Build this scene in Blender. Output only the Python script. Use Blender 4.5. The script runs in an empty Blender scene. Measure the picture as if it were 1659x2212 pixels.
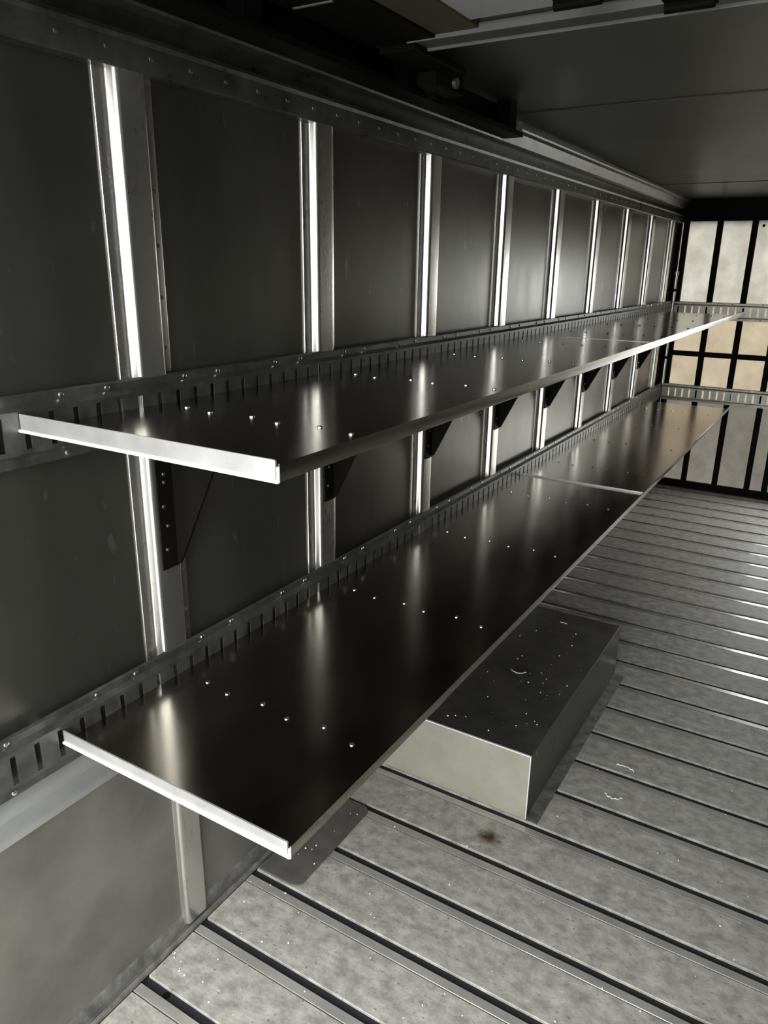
import bpy, bmesh, math, random
from mathutils import Matrix, Vector

random.seed(7)
SC = bpy.context.scene
COL = SC.collection

# ------------------------------------------------------------------ camera
def Rm(a, ax):
    return Matrix.Rotation(a, 3, ax)
F_PX = 1611.85
yaw, pitch, roll = 0.5436, -0.3187, -0.0154
M = Rm(yaw, 'Z') @ Rm(pitch, 'X') @ Rm(roll, 'Y')      # columns: right, forward, up
right, fwd, up = M.col[0], M.col[1], M.col[2]
cam_d = bpy.data.cameras.new('camera')
cam = bpy.data.objects.new('camera', cam_d)
COL.objects.link(cam)
mw = Matrix((right, up, -fwd)).transposed().to_4x4()
mw.translation = Vector((1.2366, 0.0, 1.6733))
cam.matrix_world = mw
cam_d.sensor_fit = 'HORIZONTAL'
cam_d.sensor_width = 36.0
cam_d.lens = 36.0 * F_PX / 1659.0
cam_d.clip_start = 0.02
SC.camera = cam

# ------------------------------------------------------------------ sky and exposure
w = bpy.data.worlds.new('overcast_sky')
SC.world = w
w.use_nodes = True
bg = w.node_tree.nodes['Background']
bg.inputs['Color'].default_value = (0.95, 0.985, 1.0, 1)
bg.inputs['Strength'].default_value = 10.5
SC.view_settings.view_transform = 'Standard'
SC.view_settings.look = 'None'
SC.view_settings.gamma = 1.0
SC.view_settings.exposure = 0.0
SC.view_settings.use_curve_mapping = False
try:
    SC.cycles.max_bounces = 10
    SC.cycles.diffuse_bounces = 5
    SC.cycles.glossy_bounces = 6
    SC.cycles.sample_clamp_indirect = 6.0
except Exception:
    pass

# ------------------------------------------------------------------ materials
MATS = {}
def mat(name, col, metallic=0.0, rough=0.5, col2=None, nscale=6.0, nmix=1.0, stretch=(1, 1, 1),
        rvar=0.0, bump=0.0, bscale=60.0, spots=None, spot_scale=90.0, spot_cut=0.68, trans=0.0, spec=0.5, aniso=0.0):
    m = bpy.data.materials.new(name)
    m.use_nodes = True
    nt = m.node_tree
    N, L = nt.nodes, nt.links
    b = N['Principled BSDF']
    b.inputs['Metallic'].default_value = metallic
    b.inputs['Roughness'].default_value = rough
    b.inputs['Specular IOR Level'].default_value = spec
    b.inputs['Base Color'].default_value = (*col, 1)
    if aniso:
        b.inputs['Anisotropic'].default_value = aniso
    tc = N.new('ShaderNodeTexCoord')
    geo = N.new('ShaderNodeNewGeometry')
    mp = N.new('ShaderNodeMapping')
    mp.inputs['Scale'].default_value = stretch
    L.new(geo.outputs['Position'], mp.inputs['Vector'])
    out = None
    if col2 is not None:
        n = N.new('ShaderNodeTexNoise')
        n.inputs['Scale'].default_value = nscale
        n.inputs['Detail'].default_value = 7
        n.inputs['Roughness'].default_value = 0.65
        L.new(mp.outputs['Vector'], n.inputs['Vector'])
        r = N.new('ShaderNodeValToRGB')
        r.color_ramp.elements[0].position = 0.36
        r.color_ramp.elements[1].position = 0.66
        r.color_ramp.elements[0].color = (*col, 1)
        r.color_ramp.elements[1].color = (*col2, 1)
        L.new(n.outputs['Fac'], r.inputs['Fac'])
        out = r.outputs['Color']
        if rvar:
            mr = N.new('ShaderNodeMapRange')
            mr.inputs['From Min'].default_value = 0.3
            mr.inputs['From Max'].default_value = 0.7
            mr.inputs['To Min'].default_value = max(rough - rvar, 0.03)
            mr.inputs['To Max'].default_value = rough + rvar
            L.new(n.outputs['Fac'], mr.inputs['Value'])
            L.new(mr.outputs['Result'], b.inputs['Roughness'])
    if spots is not None:
        n2 = N.new('ShaderNodeTexNoise')
        n2.inputs['Scale'].default_value = spot_scale
        n2.inputs['Detail'].default_value = 3
        L.new(mp.outputs['Vector'], n2.inputs['Vector'])
        r2 = N.new('ShaderNodeValToRGB')
        r2.color_ramp.elements[0].position = spot_cut
        r2.color_ramp.elements[1].position = spot_cut + 0.06
        mx = N.new('ShaderNodeMixRGB')
        L.new(n2.outputs['Fac'], r2.inputs['Fac'])
        L.new(r2.outputs['Color'], mx.inputs['Fac'])
        if out is None:
            mx.inputs['Color1'].default_value = (*col, 1)
        else:
            L.new(out, mx.inputs['Color1'])
        mx.inputs['Color2'].default_value = (*spots, 1)
        out = mx.outputs['Color']
    if out is not None:
        L.new(out, b.inputs['Base Color'])
    if bump:
        n3 = N.new('ShaderNodeTexNoise')
        n3.inputs['Scale'].default_value = bscale
        n3.inputs['Detail'].default_value = 4
        L.new(mp.outputs['Vector'], n3.inputs['Vector'])
        bm_ = N.new('ShaderNodeBump')
        bm_.inputs['Strength'].default_value = bump
        bm_.inputs['Distance'].default_value = 0.004
        L.new(n3.outputs['Fac'], bm_.inputs['Height'])
        L.new(bm_.outputs['Normal'], b.inputs['Normal'])
    if trans:
        t = N.new('ShaderNodeBsdfTranslucent')
        if out is not None:
            L.new(out, t.inputs['Color'])
        else:
            t.inputs['Color'].default_value = (*col, 1)
        ms = N.new('ShaderNodeMixShader')
        ms.inputs['Fac'].default_value = trans
        L.new(b.outputs['BSDF'], ms.inputs[1])
        L.new(t.outputs['BSDF'], ms.inputs[2])
        L.new(ms.outputs['Shader'], N['Material Output'].inputs['Surface'])
    MATS[name] = m
    return m

mat('wall_metal', (0.105, 0.101, 0.086), 0.85, 0.34, (0.155, 0.150, 0.129), 3.0, rvar=0.07, bump=0.12, bscale=14, stretch=(1, 1, 0.35),
    spots=(0.20, 0.195, 0.175), spot_scale=30, spot_cut=0.665)
mat('kick_metal', (0.135, 0.126, 0.110), 0.55, 0.42, (0.21, 0.196, 0.172), 4.0, rvar=0.08, bump=0.10, bscale=12)
mat('strip_metal', (0.34, 0.34, 0.33), 0.7, 0.36, (0.46, 0.46, 0.44), 8.0, rvar=0.06, stretch=(1, 0.3, 1))
mat('post_metal', (0.60, 0.58, 0.54), 0.94, 0.27, (0.66, 0.64, 0.60), 9.0, rvar=0.03, bump=0.02, bscale=60, stretch=(1, 1, 0.15))
mat('track_metal', (0.105, 0.106, 0.099), 0.82, 0.40, (0.185, 0.186, 0.175), 20.0, rvar=0.08, bump=0.08, bscale=90)
mat('far_track_metal', (0.30, 0.29, 0.26), 0.7, 0.45, (0.42, 0.40, 0.36), 20.0)
mat('shelf_metal', (0.36, 0.335, 0.295), 1.0, 0.20, (0.43, 0.40, 0.355), 5.0, rvar=0.035, bump=0.03, bscale=25, stretch=(1, 0.4, 1))
mat('shelf_edge_metal', (0.42, 0.405, 0.39), 0.7, 0.40, (0.54, 0.525, 0.505), 12.0)
mat('fold_metal', (0.80, 0.79, 0.77), 0.3, 0.35, (0.86, 0.85, 0.83), 20.0)
mat('screw_metal', (0.75, 0.75, 0.74), 1.0, 0.25)
mat('bracket_black', (0.005, 0.0045, 0.004), 0.0, 0.5, spec=0.08)
mat('plank_metal', (0.23, 0.219, 0.195), 0.12, 0.60, (0.44, 0.421, 0.380), 28.0, rvar=0.06, bump=0.22, bscale=110, stretch=(0.8, 1.0, 1),
    spots=(0.19, 0.18, 0.155), spot_scale=95, spot_cut=0.635, spec=0.3)
mat('nosing_metal', (0.33, 0.318, 0.29), 0.40, 0.20, (0.45, 0.435, 0.40), 14.0, stretch=(0.5, 1, 1))
mat('floor_base', (0.018, 0.018, 0.020), 0.1, 0.6, spec=0.3)
mat('ceiling_sheet', (0.042, 0.043, 0.033), 0.1, 0.45, (0.07, 0.071, 0.054), 1.6, rvar=0.05)
mat('rail_metal', (0.15, 0.15, 0.132), 0.85, 0.33, (0.25, 0.25, 0.225), 12.0, rvar=0.08, bump=0.10, bscale=40)
mat('base_metal', (0.10, 0.097, 0.088), 0.5, 0.5, (0.24, 0.232, 0.215), 25.0, bump=0.2, bscale=60)
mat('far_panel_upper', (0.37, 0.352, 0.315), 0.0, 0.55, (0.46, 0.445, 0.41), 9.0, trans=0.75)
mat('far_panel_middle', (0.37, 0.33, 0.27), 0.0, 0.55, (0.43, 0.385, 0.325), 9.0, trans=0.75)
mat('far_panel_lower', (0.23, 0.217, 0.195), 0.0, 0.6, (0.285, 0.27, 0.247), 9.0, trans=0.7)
mat('black_paint', (0.005, 0.0045, 0.004), 0.0, 0.6, spec=0.06)
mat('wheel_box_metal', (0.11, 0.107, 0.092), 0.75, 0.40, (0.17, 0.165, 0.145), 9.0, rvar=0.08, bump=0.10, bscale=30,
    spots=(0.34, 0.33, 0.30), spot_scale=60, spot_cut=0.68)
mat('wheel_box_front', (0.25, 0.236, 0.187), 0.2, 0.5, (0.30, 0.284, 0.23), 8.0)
mat('plate_rubber', (0.060, 0.056, 0.050), 0.0, 0.55, (0.10, 0.095, 0.085), 14.0, bump=0.1)
mat('crumb_white', (0.80, 0.79, 0.76), 0.0, 0.6)
mat('door_white', (0.34, 0.34, 0.335), 0.0, 0.45, (0.40, 0.40, 0.395), 6.0)
mat('door_wood', (0.05, 0.036, 0.022), 0.0, 0.6, (0.075, 0.055, 0.034), 8.0, stretch=(3, 0.4, 1))
mat('door_rail_grey', (0.07, 0.068, 0.06), 0.1, 0.5, (0.09, 0.087, 0.077), 10.0)
mat('door_trim_light', (0.17, 0.165, 0.155), 0.2, 0.5)
mat('roller_steel', (0.30, 0.29, 0.27), 0.9, 0.4)
mat('asphalt', (0.16, 0.16, 0.16), 0.0, 0.9, (0.22, 0.22, 0.22), 3.0)
mat('outer_skin', (0.7, 0.7, 0.7), 0.0, 0.5)
mat('pipe_metal', (0.75, 0.74, 0.70), 0.9, 0.35)

# rust stain on one plank: a mark with its own shape on the metal
def rust_material():
    m = MATS['plank_metal'].copy()
    m.name = 'plank_metal_rusty'
    N, L = m.node_tree.nodes, m.node_tree.links
    b = N['Principled BSDF']
    src = b.inputs['Base Color'].links[0].from_socket
    geo = N.new('ShaderNodeNewGeometry')
    sub = N.new('ShaderNodeVectorMath'); sub.operation = 'SUBTRACT'
    sub.inputs[1].default_value = (0.556, 1.783, 0)
    L.new(geo.outputs['Position'], sub.inputs[0])
    nz = N.new('ShaderNodeTexNoise'); nz.inputs['Scale'].default_value = 60; nz.inputs['Detail'].default_value = 4
    L.new(geo.outputs['Position'], nz.inputs['Vector'])
    mul = N.new('ShaderNodeVectorMath'); mul.operation = 'MULTIPLY'
    mul.inputs[1].default_value = (1.0, 1.25, 0)
    L.new(sub.outputs[0], mul.inputs[0])
    ln = N.new('ShaderNodeVectorMath'); ln.operation = 'LENGTH'
    L.new(mul.outputs[0], ln.inputs[0])
    ad = N.new('ShaderNodeMath'); ad.operation = 'MULTIPLY_ADD'
    ad.inputs[1].default_value = 0.05; 
    L.new(nz.outputs['Fac'], ad.inputs[0]); L.new(ln.outputs['Value'], ad.inputs[2])
    rp = N.new('ShaderNodeValToRGB')
    rp.color_ramp.elements[0].position = 0.036; rp.color_ramp.elements[0].color = (1, 1, 1, 1)
    rp.color_ramp.elements[1].position = 0.074; rp.color_ramp.elements[1].color = (0, 0, 0, 1)
    L.new(ad.outputs[0], rp.inputs['Fac'])
    mx = N.new('ShaderNodeMixRGB')
    L.new(rp.outputs['Color'], mx.inputs['Fac']); L.new(src, mx.inputs['Color1'])
    mx.inputs['Color2'].default_value = (0.055, 0.026, 0.010, 1)
    L.new(mx.outputs['Color'], b.inputs['Base Color'])
    MATS[m.name] = m
rust_material()

# ------------------------------------------------------------------ mesh helpers
class MB:
    def __init__(s):
        s.v, s.f = [], []
    def add(s, vs, fs):
        o = len(s.v)
        s.v += [tuple(p) for p in vs]
        s.f += [tuple(i + o for i in f) for f in fs]
        return s
    def box(s, x0, x1, y0, y1, z0, z1):
        vs = [(x0, y0, z0), (x1, y0, z0), (x1, y1, z0), (x0, y1, z0), (x0, y0, z1), (x1, y0, z1), (x1, y1, z1), (x0, y1, z1)]
        return s.add(vs, [(0, 3, 2, 1), (4, 5, 6, 7), (0, 1, 5, 4), (1, 2, 6, 5), (2, 3, 7, 6), (3, 0, 4, 7)])
    def prism(s, prof, axis, a0, a1):
        """closed 2-D outline swept along one axis; prof in the other two axes (x,z for y; y,z for x; x,y for z)"""
        def p3(p, a):
            return {'y': (p[0], a, p[1]), 'x': (a, p[0], p[1]), 'z': (p[0], p[1], a)}[axis]
        n = len(prof)
        vs = [p3(p, a0) for p in prof] + [p3(p, a1) for p in prof]
        fs = [(i, (i + 1) % n, n + (i + 1) % n, n + i) for i in range(n)]
        fs += [tuple(range(n))[::-1], tuple(range(n, 2 * n))]
        return s.add(vs, fs)
    def cyl(s, p0, p1, r, n=12, r2=None):
        p0, p1 = Vector(p0), Vector(p1)
        d = (p1 - p0).normalized()
        a = d.orthogonal().normalized(); b = d.cross(a)
        r2 = r if r2 is None else r2
        vs = [p0 + r * (math.cos(t) * a + math.sin(t) * b) for t in [2 * math.pi * i / n for i in range(n)]]
        vs += [p1 + r2 * (math.cos(t) * a + math.sin(t) * b) for t in [2 * math.pi * i / n for i in range(n)]]
        fs = [(i, (i + 1) % n, n + (i + 1) % n, n + i) for i in range(n)] + [tuple(range(n))[::-1], tuple(range(n, 2 * n))]
        return s.add(vs, fs)
    def dome(s, c, nrm, r, h, n=8):
        """pan head of a screw or rivet"""
        c, d = Vector(c), Vector(nrm).normalized()
        a = d.orthogonal().normalized(); b = d.cross(a)
        vs = []
        for rr, hh in ((r, 0), (r * 0.92, h * 0.55), (r * 0.5, h)):
            vs += [c + hh * d + rr * (math.cos(2 * math.pi * i / n) * a + math.sin(2 * math.pi * i / n) * b) for i in range(n)]
        fs = []
        for k in range(2):
            fs += [(k * n + i, k * n + (i + 1) % n, (k + 1) * n + (i + 1) % n, (k + 1) * n + i) for i in range(n)]
        fs.append(tuple(range(2 * n, 3 * n)))
        return s.add(vs, fs)
    def tube(s, pts, r, n=6):
        pts = [Vector(p) for p in pts]
        o = []
        for i, p in enumerate(pts):
            d = (pts[min(i + 1, len(pts) - 1)] - pts[max(i - 1, 0)]).normalized()
            a = d.cross(Vector((0, 0, 1)))
            a = a.normalized() if a.length > 1e-4 else Vector((1, 0, 0))
            b = d.cross(a)
            o += [p + r * (math.cos(2 * math.pi * k / n) * a + math.sin(2 * math.pi * k / n) * b) for k in range(n)]
        fs = []
        for i in range(len(pts) - 1):
            fs += [(i * n + k, i * n + (k + 1) % n, (i + 1) * n + (k + 1) % n, (i + 1) * n + k) for k in range(n)]
        fs += [tuple(range(n))[::-1], tuple(range((len(pts) - 1) * n, len(pts) * n))]
        return s.add(o, fs)
    def mesh(s, name, m, origin=(0, 0, 0), smooth=None, bevel=0):
        me = bpy.data.meshes.new(name)
        ox, oy, oz = origin
        me.from_pydata([(x - ox, y - oy, z - oz) for x, y, z in s.v], [], s.f)
        bm = bmesh.new(); bm.from_mesh(me)
        bmesh.ops.recalc_face_normals(bm, faces=bm.faces)
        if bevel:
            es = [e for e in bm.edges if len(e.link_faces) == 2 and e.calc_face_angle(0) > 0.5]
            bmesh.ops.bevel(bm, geom=es, offset=bevel, segments=2, affect='EDGES', profile=0.5)
        bm.to_mesh(me); bm.free()
        me.materials.append(MATS[m])
        if smooth is not None:
            me.shade_smooth()
            me.set_sharp_from_angle(angle=math.radians(smooth))
        return me

def wloc(o):
    v = Vector((0, 0, 0))
    while o is not None:
        v += o.location
        o = o.parent
    return v

def link(name, me, parent=None, loc=None):
    """loc is a world position; parts are placed relative to their parent"""
    o = bpy.data.objects.new(name, me)
    COL.objects.link(o)
    o.parent = parent
    l = Vector(loc or (0, 0, 0))
    o.location = l - (wloc(parent) if parent else Vector((0, 0, 0)))
    return o

def part(name, b, m, parent=None, smooth=None, bevel=0, origin=None):
    org = Vector(origin) if origin is not None else (wloc(parent) if parent else Vector((0, 0, 0)))
    return link(name, b.mesh(name, m, org, smooth, bevel), parent, org)

def tag(o, label=None, cat=None, group=None, kind=None):
    if label: o['label'] = label
    if cat: o['category'] = cat
    if group: o['group'] = group
    if kind: o['kind'] = kind
    return o

def thing(name, loc, label, cat, group=None):
    o = bpy.data.objects.new(name, None)
    COL.objects.link(o)
    o.location = loc
    o.empty_display_size = 0.05
    return tag(o, label, cat, group)

def copy_tree(o, parent=None):
    c = o.copy(); COL.objects.link(c); c.parent = parent
    for ch in list(o.children):
        copy_tree(ch, c)
    return c

ORD = ['first', 'second', 'third', 'fourth', 'fifth', 'sixth', 'seventh', 'eighth', 'ninth']

# ------------------------------------------------------------------ dimensions (metres)
Y0, S = 1.0102, 0.6096          # near edge of first wall post, post pitch (24 in)
FAR = 6.273                     # inner face of the far wall
WID = 2.44                      # inner width of the truck body
ZC = 2.175                      # ceiling
YB = -0.10                      # rear opening behind the camera
post_y = [Y0 + S * i for i in range(9)]

# ------------------------------------------------------------------ ground and body shell
g = MB().add([(-40, -40, -1.1), (40, -40, -1.1), (40, 46, -1.1), (-40, 46, -1.1)], [(0, 1, 2, 3)])
tag(part('ground', g, 'asphalt'), 'grey asphalt yard outside the truck body', kind='structure')

# floor: dark sub-floor with separate aluminium planks laid across
floor = part('floor', MB().box(-0.03, WID + 0.03, YB, FAR + 0.03, -0.08, -0.008), 'floor_base')
tag(floor, 'truck floor of cross-laid aluminium planks with dark grooves', kind='structure')
PITCH, G0 = 0.2027, 1.088       # groove centre positions
def plank_mesh(m):
    b = MB()
    h = 0.0135
    # local y from just past a groove to the start of the next: main board, hairline joint, narrow nosing strip
    prof = [(0.0130, -0.008), (0.0130, -0.0010), (0.0142, 0.0), (0.1630, 0.0), (0.1634, -0.0065), (0.1668, -0.0065), (0.1668, -0.008)]
    b.prism(prof, 'x', 0.036, WID - 0.004)
    return b.mesh('floor_plank', m)
nosing = MB().prism([(0.1669, -0.008), (0.1669, -0.0006), (0.1676, 0.0), (0.1910, 0.0), (0.1910, -0.008)],
                    'x', 0.036, WID - 0.004).mesh('nosing_strip', 'nosing_metal')
pm, pmr = plank_mesh('plank_metal'), plank_mesh('plank_metal_rusty')
k = math.floor((YB - G0) / PITCH) + 1
n_plank = 0
while True:
    y = G0 + PITCH * k
    if y + 0.194 > FAR - 0.02:
        break
    pk = link('floor_plank', pmr if y < 1.783 < y + PITCH else pm, floor, (0, y, 0))
    link('nosing_strip', nosing, pk, (0, y, 0))
    n_plank += 1
    k += 1
# last filler plank in front of the far wall
part('floor_plank', MB().box(0.036, WID - 0.004, G0 + PITCH * k + 0.013, FAR, -0.008, 0), 'plank_metal', floor)

part('drain_hole', MB().cyl((0.108, 0.887, -0.0079), (0.108, 0.887, -0.0072), 0.009, 14), 'black_paint', floor)

# left wall: backing, one sheet between each pair of posts, heavier kick panel low down
wl = part('wall_left', MB().box(-0.03, -0.006, YB, FAR + 0.03, -0.08, ZC + 0.03), 'outer_skin')
tag(wl, 'dark metal side wall of the truck body', kind='structure')
cuts = [YB] + [y + 0.0685 for y in post_y] + [FAR]
for a, b_ in zip(cuts[:-1], cuts[1:]):
    part('wall_panel', MB().box(-0.006, 0.0, a + 0.0015, b_ - 0.0015, 0.60, 2.02), 'wall_metal', wl)
    kp = MB().prism([(-0.006, 0.0), (0.008, 0.0), (0.008, 0.583), (-0.006, 0.583)], 'y', a + 0.0015, b_ - 0.0015)
    part('kick_panel', kp, 'kick_metal', wl)
    rs = MB().prism([(-0.006, 0.5845), (0.010, 0.5845), (0.0155, 0.589), (0.0165, 0.598), (0.0145, 0.610), (0.0060, 0.622), (0.0050, 0.632), (0.0105, 0.640),
                     (0.0120, 0.652), (0.0100, 0.668), (0.0030, 0.684), (-0.006, 0.684)], 'y', a + 0.0015, b_ - 0.0015)
    part('rub_strip', rs, 'strip_metal', wl, smooth=40)

# right wall (out of frame, lights and reflects)
wr = part('wall_right', MB().box(WID + 0.006, WID + 0.03, YB, FAR + 0.03, -0.08, ZC + 0.03), 'outer_skin')
tag(wr, 'dark metal side wall opposite the shelves', kind='structure')
for a, b_ in zip(cuts[:-1], cuts[1:]):
    part('wall_panel', MB().box(WID, WID + 0.006, a + 0.0015, b_ - 0.0015, 0.0, ZC), 'wall_metal', wr)

# added unseen panel behind the viewer, blocks daylight to darken the floor's right
tag(part('rear_light_blocker', MB().box(1.50, WID, YB - 0.04, YB, -0.08, ZC), 'wall_metal'), 'added metal panel behind the viewer that shades the right of the floor', kind='structure')

# ceiling sheets
ce = part('ceiling', MB().box(-0.03, WID + 0.03, YB, FAR + 0.03, ZC + 0.006, ZC + 0.03), 'outer_skin')
tag(ce, 'dark grey ceiling of the truck body', kind='structure')
cc = [YB, 0.16, 1.41, 2.66, 3.91, 5.16, FAR]
for i, (a, b_) in enumerate(zip(cc[:-1], cc[1:])):
    part('ceiling_panel', MB().box(0.0, WID, a + 0.002, b_ - 0.002, ZC - (0.004 if i % 2 else 0.0), ZC + 0.006), 'ceiling_sheet', ce)

# top rail along the left wall and base rail along the floor
tr = MB().prism([(0.0, 2.005), (0.026, 2.006), (0.030, 2.010), (0.031, 2.052), (0.034, 2.060), (0.030, 2.068), (0.002, 2.071), (0.002, 2.100), (0.024, 2.104),
                 (0.036, 2.112), (0.058, 2.146), (0.074, 2.152), (0.078, 2.158), (0.078, ZC - 0.004), (0.0, ZC - 0.004)], 'y', YB, FAR - 0.02)
trim = part('trim_1', tr, 'rail_metal')
tag(trim, 'ribbed metal rail along the top of the shelf wall', kind='structure')
rv = MB()
y = 0.62
while y < FAR - 0.1:
    rv.dome((0.030, y, 2.034), (1, 0, 0), 0.006, 0.003, 6)
    y += 0.1016
tag(part('rivets', rv, 'rail_metal', trim, smooth=40), kind='stuff')
bb = MB().prism([(0.008, 0.0), (0.034, 0.0), (0.034, 0.010), (0.028, 0.016), (0.021, 0.010), (0.017, 0.010), (0.012, 0.040), (0.008, 0.046)], 'y', YB, FAR - 0.02)
tag(part('baseboard_left', bb, 'base_metal'), 'narrow dirty metal angle where shelf wall meets floor', kind='structure')

# ------------------------------------------------------------------ far wall
DX0, DX1 = 0.88, 1.52         # opening right of the frame
wf = part('wall_far', MB().box(-0.03, WID + 0.03, FAR, FAR + 0.05, 2.02, ZC + 0.03), 'black_paint')
tag(wf, 'far end wall of pale panels between black uprights', kind='structure')
PX0, PS, PW = 0.2893, 0.2330, 0.040
fx = [PX0 + PS * k for k in range(-1, 3)]             # upright centres left of the doorway
edges = [0.0] + fx + [DX0]
for a, b_ in zip(edges[:-1], edges[1:]):
    if b_ - a < 0.03:
        continue
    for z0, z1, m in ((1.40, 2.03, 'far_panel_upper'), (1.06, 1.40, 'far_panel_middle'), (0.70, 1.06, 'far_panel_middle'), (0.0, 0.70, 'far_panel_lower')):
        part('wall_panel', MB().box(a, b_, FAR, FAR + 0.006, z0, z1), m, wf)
for x in fx + [DX0, DX1, DX1 + 0.41]:
    part('upright', MB().box(x - PW / 2, x + PW / 2, FAR - 0.030, FAR, 0.0, 2.03), 'black_paint', wf)
part('header_beam', MB().box(0.0, WID, FAR - 0.035, FAR, 2.02, ZC - 0.004), 'black_paint', wf)
part('cross_bar', MB().box(0.03, DX0, FAR - 0.028, FAR, 1.043, 1.080), 'black_paint', wf)
# opening onto daylight right of the frame: panel below, panel above
DZ0, DZ1 = 0.38, 1.72
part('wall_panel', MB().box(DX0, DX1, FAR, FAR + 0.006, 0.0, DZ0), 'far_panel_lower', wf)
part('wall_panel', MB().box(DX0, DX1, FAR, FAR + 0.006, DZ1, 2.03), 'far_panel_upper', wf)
for z in (DZ0, DZ1):
    part('cross_bar', MB().box(DX0, DX1, FAR - 0.028, FAR + 0.006, z - 0.018, z + 0.018), 'black_paint', wf)
part('sill_bar', MB().box(0.0, WID, FAR - 0.032, FAR, 0.0, 0.054), 'black_paint', wf)
part('corner_post', MB().box(0.0, 0.026, FAR - 0.05, FAR, 0.0, 2.03), 'black_paint', wf)
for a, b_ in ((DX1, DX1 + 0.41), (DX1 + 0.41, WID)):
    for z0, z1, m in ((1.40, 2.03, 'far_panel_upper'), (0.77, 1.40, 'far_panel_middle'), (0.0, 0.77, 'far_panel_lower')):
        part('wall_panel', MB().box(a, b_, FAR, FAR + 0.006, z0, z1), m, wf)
part('plug', MB().cyl((0.577, FAR - 0.004, 1.985), (0.577, FAR, 1.985), 0.010, 12), 'black_paint', wf, smooth=40)

# ------------------------------------------------------------------ wall posts (hat section)
def post_outline():
    T = 0.137
    half = [(0.0, 0.0), (0.0026, 0.0), (0.0038, 0.0008), (0.0044, 0.0026), (0.0044, 0.0200)]
    r1, r2, th0, n = 0.007, 0.011, 12.0, 8
    for i in range(n + 1):                                   # concave fillet off the flange
        t = math.radians(90 + (th0 - 90) * i / n)
        half.append((0.0044 + r1 - r1 * math.sin(t), 0.023 + r1 * math.cos(t)))
    px, py = half[-1]
    t = math.radians(th0)
    px, py = px + 0.008 * math.cos(t), py + 0.008 * math.sin(t)
    cx, cy = px - r2 * math.sin(t), py + r2 * math.cos(t)
    for i in range(n + 1):                                   # convex corner onto the front face
        t = math.radians(th0 + (90 - th0) * i / n)
        half.append((cx + r2 * math.sin(t), cy - r2 * math.cos(t)))
    return half + [(x, T - y) for x, y in half[::-1]]
post0 = thing('wall_post', (0.0, post_y[0], 0.02), '', 'post', 'wall posts')
b = MB().prism([(x, post_y[0] + y) for x, y in post_outline()], 'z', 0.022, 2.010)
part('channel', b, 'post_metal', post0, smooth=28)
part('joint_line', MB().box(0.0245, 0.0262, post_y[0] + 0.047, post_y[0] + 0.0955, 1.9345, 1.9375), 'base_metal', post0)
rv = MB()
for kz in range(19):
    z = 0.08 + kz * 0.1016
    rv.dome((0.0044, post_y[0] + 0.124, z), (1, 0, 0), 0.0045, 0.0025, 6)
tag(part('rivets', rv, 'base_metal', post0, smooth=40), kind='stuff')
for i, y in enumerate(post_y):
    p = post0 if i == 0 else copy_tree(post0)
    p.location.y = y
    p['label'] = 'bright aluminium hat-section wall post, %s from the near end of the shelf wall' % ORD[i]

# ------------------------------------------------------------------ slotted logistic tracks
def track_mesh(a0, a1, phase, zc, m, sw=0.0125, sh=0.030, hgt=0.064):
    """long axis = local y, face towards +x, centred on zc"""
    b = MB()
    X0, X1 = 0.0, 0.013
    rows = [(X0, -hgt), (X0, -0.046), (X1, -0.038), (X1, -sh), (X1, sh), (X1, 0.038), (X0 + 0.001, 0.046), (X0 + 0.001, hgt - 0.004), (X0 - 0.004, hgt)]
    ys = [a0]
    k = math.ceil((a0 + 0.02 - phase) / 0.0508)
    slots = []
    while phase + k * 0.0508 < a1 - 0.02:
        c = phase + k * 0.0508
        ys += [c - sw / 2, c + sw / 2]
        slots.append(len(ys) - 2)
        k += 1
    ys.append(a1)
    n = len(rows)
    vs = [(x, y, zc + z) for y in ys for x, z in rows]
    fs = []
    for j in range(len(ys) - 1):
        for r in range(n - 1):
            if j in slots and r == 3:
                continue
            fs.append((j * n + r, j * n + r + 1, (j + 1) * n + r + 1, (j + 1) * n + r))
    b.add(vs, fs)
    me = b.mesh('track', m)
    return me

def track(zc, phase, a0, a1, label, m='track_metal', along='y', fixed=0.0275, nrm=1, rmat='screw_metal'):
    if along == 'y':
        root = thing('logistic_track', (fixed, a0, zc - 0.064), label, 'track', 'slotted cargo tracks')
    else:
        root = thing('logistic_track', (a0, fixed, zc - 0.064), label, 'track', 'slotted cargo tracks')
    me = track_mesh(0.0, a1 - a0, phase - a0, 0.0, m)
    o = bpy.data.objects.new('rail', me); COL.objects.link(o); o.parent = root
    o.location = (0, 0, 0.064)
    if along == 'x':
        o.rotation_euler.z = -math.pi / 2
    # sheet thickness, facing the room
    md = o.modifiers.new('thickness', 'SOLIDIFY'); md.thickness = 0.003; md.offset = -1 if along == 'y' else -1
    rm = MB().dome((0, 0, 0), (1, 0, 0), 0.0062, 0.0035, 8).mesh('rivet', rmat, smooth=40)
    y = 0.02
    kk = 0
    while y < a1 - a0 - 0.01:
        for z in (-0.055, 0.053):
            r = bpy.data.objects.new('rivet', rm); COL.objects.link(r); r.parent = root
            if along == 'y':
                r.location = (0.0008, y, 0.064 + z)
            else:
                r.location = (y, -0.0008, 0.064 + z); r.rotation_euler.z = -math.pi / 2
        y += 0.2032 if kk % 2 else 0.1016
        kk += 1
    return root
track(1.388, 0.721, YB + 0.02, FAR - 0.055, 'dark slotted steel cargo track behind the upper shelf')
track(0.762, 0.652, YB + 0.02, FAR - 0.055, 'dark slotted steel cargo track behind the lower shelf')
track(1.385, 0.534, 0.03, DX0 - 0.01, 'upper grey slotted cargo track across the far panelled wall', 'far_track_metal', 'x', FAR - 0.032)
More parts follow.
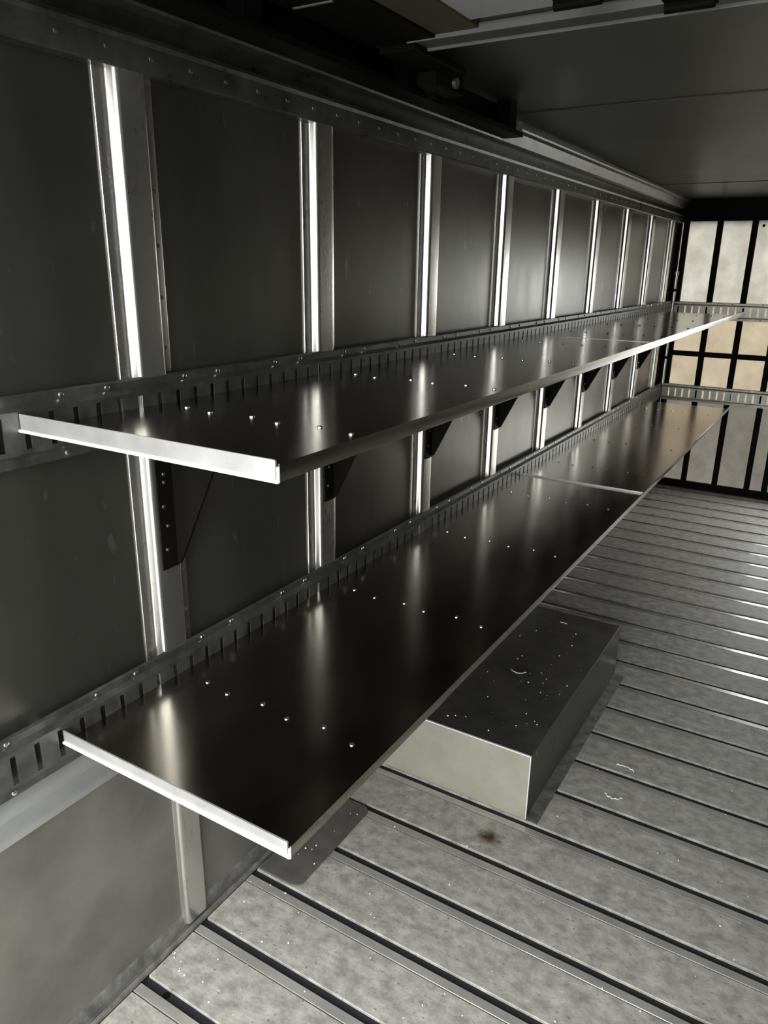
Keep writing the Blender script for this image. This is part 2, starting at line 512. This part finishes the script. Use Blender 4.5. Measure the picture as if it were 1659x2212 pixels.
track(0.760, 0.648, 0.03, DX0 - 0.01, 'lower grey slotted cargo track across the far panelled wall', 'far_track_metal', 'x', FAR - 0.032)

# ------------------------------------------------------------------ shelf brackets
def make_bracket(zs):
    """zs = underside of the deck; bracket on the first post"""
    y = post_y[0]
    r = thing('shelf_bracket', (0.021, y + 0.07, zs - 0.368), '', 'bracket')
    xf = 0.0262
    part('upright', MB().box(xf, xf + 0.005, y + 0.0455, y + 0.0955, zs - 0.368, zs - 0.070), 'bracket_black', r, bevel=0.0015)
    part('gusset', MB().prism([(xf + 0.005, zs - 0.362), (xf + 0.012, zs - 0.362), (0.205, zs - 0.030), (0.530, zs - 0.014), (0.530, zs - 0.005), (0.055, zs - 0.005), (0.055, zs - 0.070), (xf + 0.005, zs - 0.070)], 'y', y + 0.0895, y + 0.0955), 'bracket_black', r)
    part('arm', MB().box(0.055, 0.560, y + 0.0325, y + 0.0955, zs - 0.005, zs), 'bracket_black', r)
    sm = MB().dome((0, 0, 0), (1, 0, 0), 0.0048, 0.003, 8).mesh('bolt', 'screw_metal', smooth=40)
    for dz, dy in ((0.105, 0.058), (0.150, 0.066), (0.168, 0.066), (0.222, 0.060), (0.268, 0.068), (0.322, 0.062)):
        link('bolt', sm, r, (xf + 0.005, y + dy, zs - dz))
    return r
for zs, which in ((1.3915, 'upper'), (0.7595, 'lower')):
    b0 = make_bracket(zs)
    for i in range(9):
        if post_y[i] > 5.6:
            continue
        bk = b0 if i == 0 else copy_tree(b0)
        bk.location.y = post_y[i] + 0.07
        tag(bk, 'black steel bracket holding up the %s shelf at the %s wall post' % (which, ORD[i]), 'bracket', 'brackets of the %s shelf' % which)

# ------------------------------------------------------------------ shelves: shallow trays in 8 ft lengths
def make_shelf(zf, y0, y1, label, skew=0.0, lip=0.024, end=True, xb=0.040, xf=0.6135, rows=(), lapped=False):
    """zf = top of the deck sheet"""
    t = 0.003
    r = thing('shelf', (0.30, y0, zf - t), label, 'shelf', 'long metal shelves')
    if lapped:
        zt = zf
    prof = [(xb, zf - t), (xf - 0.004, zf - t), (xf - 0.0012, zf - t + 0.0012), (xf, zf - t + 0.004), (xf, zf + lip), (xf - t, zf + lip),
            (xf - t, zf + 0.003), (xf - t - 0.002, zf), (xb, zf)]
    part('deck', MB().prism(prof, 'y', y0, y1), 'shelf_metal', r, smooth=35)
    if end:
        e = MB().prism([(xb + 0.002, zf + 0.0), (xf - 0.008, zf + 0.0), (xf - 0.008, zf + lip + 0.0025), (xf - 0.010, zf + lip + 0.004), (xb + 0.002, zf + lip + 0.004)], 'y', y0 + 0.0005, y0 + 0.0035)
        ep = part('end_lip', e, 'shelf_edge_metal', r)
        tag(ep, 'bright bare metal end lip')
        part('end_flange', MB().box(xb, xf - 0.002, y0 - 0.0035, y0 + 0.003, zf - t - 0.0012, zf + 0.0012), 'fold_metal', r, bevel=0.0014)
        part('lip_end', MB().box(xf - 0.0045, xf + 0.0005, y0 - 0.0030, y0 + 0.0005, zf - t, zf + lip - 0.004), 'fold_metal', r, bevel=0.0012)
    else:
        part('end_flange', MB().box(xb, xf - 0.002, y0 - 0.0010, y0 + 0.002, zf - 0.001, zf + (0.006 if lapped else 0.0008)), 'shelf_edge_metal' if lapped else 'shelf_metal', r)
    sm = MB().dome((0, 0, 0), (0, 0, 1), 0.0056, 0.0035, 8).mesh('screw', 'screw_metal', smooth=40)
    for py in post_y:
        if y0 + 0.03 < py + 0.06 < y1 - 0.03:
            for j, x in enumerate((0.119, 0.196, 0.288, 0.364, 0.450, 0.531)):
                yy = py + 0.058 + (0.009 if j % 2 == 0 else -0.007) + random.uniform(-0.003, 0.003)
                link('screw', sm, r, (x + random.uniform(-0.004, 0.004), yy, zf))
    return r
make_shelf(1.3945, 0.758, 3.193, 'near length of the upper metal shelf, its bright end lip towards the viewer')
make_shelf(1.3950, 3.196, 5.66, 'far length of the upper metal shelf, running to the far wall', end=False)
make_shelf(0.7625, 0.758, 3.193, 'near length of the lower metal shelf, passing above the wheel box', lip=0.021)
make_shelf(0.7630, 3.196, 5.66, 'far length of the lower metal shelf beyond the bright lap joint', end=False, lip=0.021, lapped=True)

# ------------------------------------------------------------------ wheel box
WX, WY0, WY1, WH = 0.622, 1.914, 2.975, 0.233
wb = thing('wheel_box', (0.31, 1.914, 0.0), 'grey metal wheel box on the floor under the lower shelf', 'wheel box')
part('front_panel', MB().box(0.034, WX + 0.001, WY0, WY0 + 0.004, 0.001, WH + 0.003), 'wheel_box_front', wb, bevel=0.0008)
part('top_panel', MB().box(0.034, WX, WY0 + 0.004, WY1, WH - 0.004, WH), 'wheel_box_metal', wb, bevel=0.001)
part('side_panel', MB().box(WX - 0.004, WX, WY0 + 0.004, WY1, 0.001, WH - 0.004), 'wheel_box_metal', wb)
part('back_panel', MB().box(0.034, WX - 0.004, WY1 - 0.004, WY1, 0.001, WH - 0.004), 'wheel_box_metal', wb)
et = MB().box(0.250, WX + 0.002, WY0 - 0.0015, WY0 + 0.0045, WH + 0.003, WH + 0.0065)
et.box(WX + 0.001, WX + 0.0035, WY0 - 0.0015, WY0 + 0.0040, 0.004, WH + 0.0065)
tag(part('edge_trim', et, 'fold_metal', wb), 'bright metal edge of the front panel')
part('base_flange', MB().box(WX, WX + 0.040, WY0 - 0.002, WY1, 0.001, 0.005), 'base_metal', wb)

# dark cover plate with rounded corners on the floor beside the wall
def rrect(x0, x1, y0, y1, r, n=5):
    o = []
    for cx, cy, a in ((x1 - r, y0 + r, -90), (x1 - r, y1 - r, 0)):
        o += [(cx + r * math.cos(math.radians(a + 90 * i / n)), cy + r * math.sin(math.radians(a + 90 * i / n))) for i in range(n + 1)]
    return [(x0, y0)] + o + [(x0, y1)]
cp = part('cover_plate', MB().prism(rrect(0.042, 0.184, 1.305, 1.690, 0.028), 'z', 0.0013, 0.0075), 'plate_rubber', bevel=0.001)
tag(cp, 'dark flat plate with rounded corners on the floor beside the wall', 'plate')

# ------------------------------------------------------------------ roll-up door parked under the roof, and its track
ZD = 2.135
rd = thing('roll_up_door', (1.22, 0.6, ZD), 'rolled-up door lying open overhead with white panel and wood edge', 'door')
DY = 1.655
part('white_panel', MB().box(0.485, WID - 0.485, 0.35, DY - 0.110, ZD + 0.004, ZD + 0.016), 'door_white', rd)
part('wood_stile', MB().box(0.330, 0.484, 0.35, DY - 0.062, ZD, ZD + 0.020), 'door_wood', rd)
part('wood_stile', MB().box(WID - 0.484, WID - 0.330, 0.35, DY - 0.062, ZD, ZD + 0.020), 'door_wood', rd)
part('end_rail', MB().box(0.315, WID - 0.315, DY - 0.062, DY, ZD - 0.004, ZD + 0.020), 'door_rail_grey', rd)
part('rail_edge', MB().box(0.315, WID - 0.315, DY, DY + 0.006, ZD - 0.010, ZD + 0.016), 'door_trim_light', rd, bevel=0.001)
part('rail_edge', MB().box(0.315, WID - 0.315, DY - 0.068, DY - 0.062, ZD - 0.008, ZD + 0.010), 'door_trim_light', rd, bevel=0.001)
part('joint_strip', MB().box(0.24, 0.33, 1.29, 1.296, ZD - 0.008, ZD + 0.01), 'door_trim_light', rd)
part('end_plate_shade', MB().box(0.226, 0.385, 0.35, DY - 0.07, ZD - 0.006, ZD + 0.012), 'black_paint', rd)  # black end plate, widened over the wood stile as painted shade
for x, y in ((0.895, DY - 0.078), (0.728, DY - 0.185)):
    hb = MB().box(x - 0.042, x + 0.042, y - 0.040, y + 0.030, ZD - 0.014, ZD - 0.004)
    hb.cyl((x - 0.042, y, ZD - 0.018), (x + 0.042, y, ZD - 0.018), 0.010, 10)
    part('hinge', hb, 'black_paint', rd)
rb = MB().box(0.240, 0.330, DY - 0.06, DY + 0.20, ZD - 0.020, ZD - 0.004)
rb.box(0.236, 0.290, DY + 0.12, DY + 0.27, ZD - 0.050, ZD - 0.004)
part('roller_bracket', rb, 'black_paint', rd, bevel=0.003)
part('roller', MB().cyl((0.221, DY + 0.215, ZD - 0.030), (0.244, DY + 0.215, ZD - 0.030), 0.030, 16), 'black_paint', rd, smooth=40)
part('axle', MB().cyl((0.290, DY + 0.215, ZD - 0.030), (0.300, DY + 0.215, ZD - 0.030), 0.012, 10), 'roller_steel', rd, smooth=40)
tk = thing('door_track', (0.2, YB, 2.07), 'black steel roller track along the ceiling above the top rail', 'track')
b = MB().prism([(0.150, 2.076), (0.218, 2.076), (0.218, 2.090), (0.212, 2.090), (0.212, 2.082), (0.156, 2.082), (0.156, 2.165), (0.150, 2.165)], 'y', YB + 0.05, 2.52)
part('channel', b, 'black_paint', tk)
for y in (1.2, 1.8, 2.45):
    part('hanger', MB().box(0.152, 0.200, y, y + 0.05, 2.082, ZC - 0.001), 'black_paint', tk)
part('end_stop', MB().box(0.156, 0.214, 2.505, 2.525, 2.082, 2.12), 'roller_steel', tk)

# vertical pipe in the far corner
vp = thing('corner_pipe', (0.045, FAR - 0.10, 0.83), 'bright thin vertical bar in the far corner beside the last wall post', 'pipe')
part('tube', MB().cyl((0.045, FAR - 0.10, 0.83), (0.045, FAR - 0.10, 1.64), 0.011, 12), 'pipe_metal', vp, smooth=40)
part('cap', MB().cyl((0.045, FAR - 0.10, 1.64), (0.045, FAR - 0.10, 1.665), 0.016, 12), 'pipe_metal', vp, smooth=40)
for z in (1.02, 1.52):
    part('clamp', MB().box(0.001, 0.060, FAR - 0.115, FAR - 0.085, z, z + 0.02), 'black_paint', vp)

# ------------------------------------------------------------------ shavings and crumbs
def curl(name_pts, label):
    o = part('metal_shaving', MB().tube(name_pts, 0.0016, 5), 'crumb_white', smooth=60)
    tag(o, label, 'shaving', 'curled white shavings')
def wiggle(cx, cy, z, l, amp, ang, n=12, bow=0.0):
    o = []
    for i in range(n + 1):
        t = i / n - 0.5
        lx, ly = t * l, amp * math.sin(i * 1.9) + bow * (0.25 - t * t) * 4
        o.append((cx + lx * math.cos(ang) - ly * math.sin(ang), cy + lx * math.sin(ang) + ly * math.cos(ang), z + 0.0018 + 0.002 * abs(math.sin(i * 1.3))))
    return o
curl(wiggle(0.395, 2.388, WH, 0.058, 0.001, 0.15, bow=-0.018), 'curved white shaving on top of the wheel box')
curl(wiggle(0.408, 2.868, WH, 0.030, 0.002, 0.0), 'short white shaving at the back of the wheel box top')
curl(wiggle(0.827, 2.350, 0.0, 0.062, 0.003, -0.1, bow=0.008), 'wavy white shaving on the floor planks farther from the viewer')
curl(wiggle(0.832, 2.181, 0.0, 0.058, 0.004, 0.1, bow=-0.016), 'bowed white shaving on the floor planks nearer the viewer')
def crumbs(name, pts, label):
    b = MB()
    for x, y, z, s in pts:
        a = random.uniform(0, 6.28)
        vs = []
        for j in range(4):
            r = s * random.uniform(0.6, 1.3)
            vs.append((x + r * math.cos(a + j * 1.57), y + r * math.sin(a + j * 1.57), z))
        vs += [(vx * 0.6 + x * 0.4, vy * 0.6 + y * 0.4, z + s * random.uniform(0.6, 1.1)) for vx, vy, _ in vs]
        b.add(vs, [(0, 3, 2, 1), (4, 5, 6, 7), (0, 1, 5, 4), (1, 2, 6, 5), (2, 3, 7, 6), (3, 0, 4, 7)])
    tag(part(name, b, 'crumb_white'), label, 'crumbs', kind='stuff')
def on_floor(n, x0, x1, y0, y1, z, s0, s1):
    o = []
    while len(o) < n:
        x, y = random.uniform(x0, x1), random.uniform(y0, y1)
        if z < 0.01 and (x < WX + 0.05 and WY0 - 0.02 < y < WY1 + 0.02):
            continue
        if z < 0.01 and ((y - G0) % PITCH < 0.016 or (y - G0) % PITCH > 0.19):
            continue
        if z < 0.005 and x < 0.2 and 1.29 < y < 1.70:
            continue
        o.append((x, y, z, random.uniform(s0, s1)))
    return o
crumbs('floor_crumbs', on_floor(110, 0.05, 1.3, 0.75, 3.2, 0.0008, 0.0009, 0.0028) + on_floor(40, 0.5, 1.1, 3.2, 5.9, 0.0008, 0.002, 0.004)
       + on_floor(25, 0.036, 0.30, 0.75, 1.3, 0.0008, 0.001, 0.003), 'small white crumbs scattered over the floor planks')
crumbs('box_crumbs', on_floor(40, 0.28, 0.60, 1.97, 2.95, WH + 0.0002, 0.001, 0.0035), 'small white crumbs scattered over the wheel box top')
crumbs('plate_crumbs', on_floor(14, 0.06, 0.17, 1.33, 1.66, 0.0075, 0.001, 0.003), 'small white crumbs on the dark cover plate')
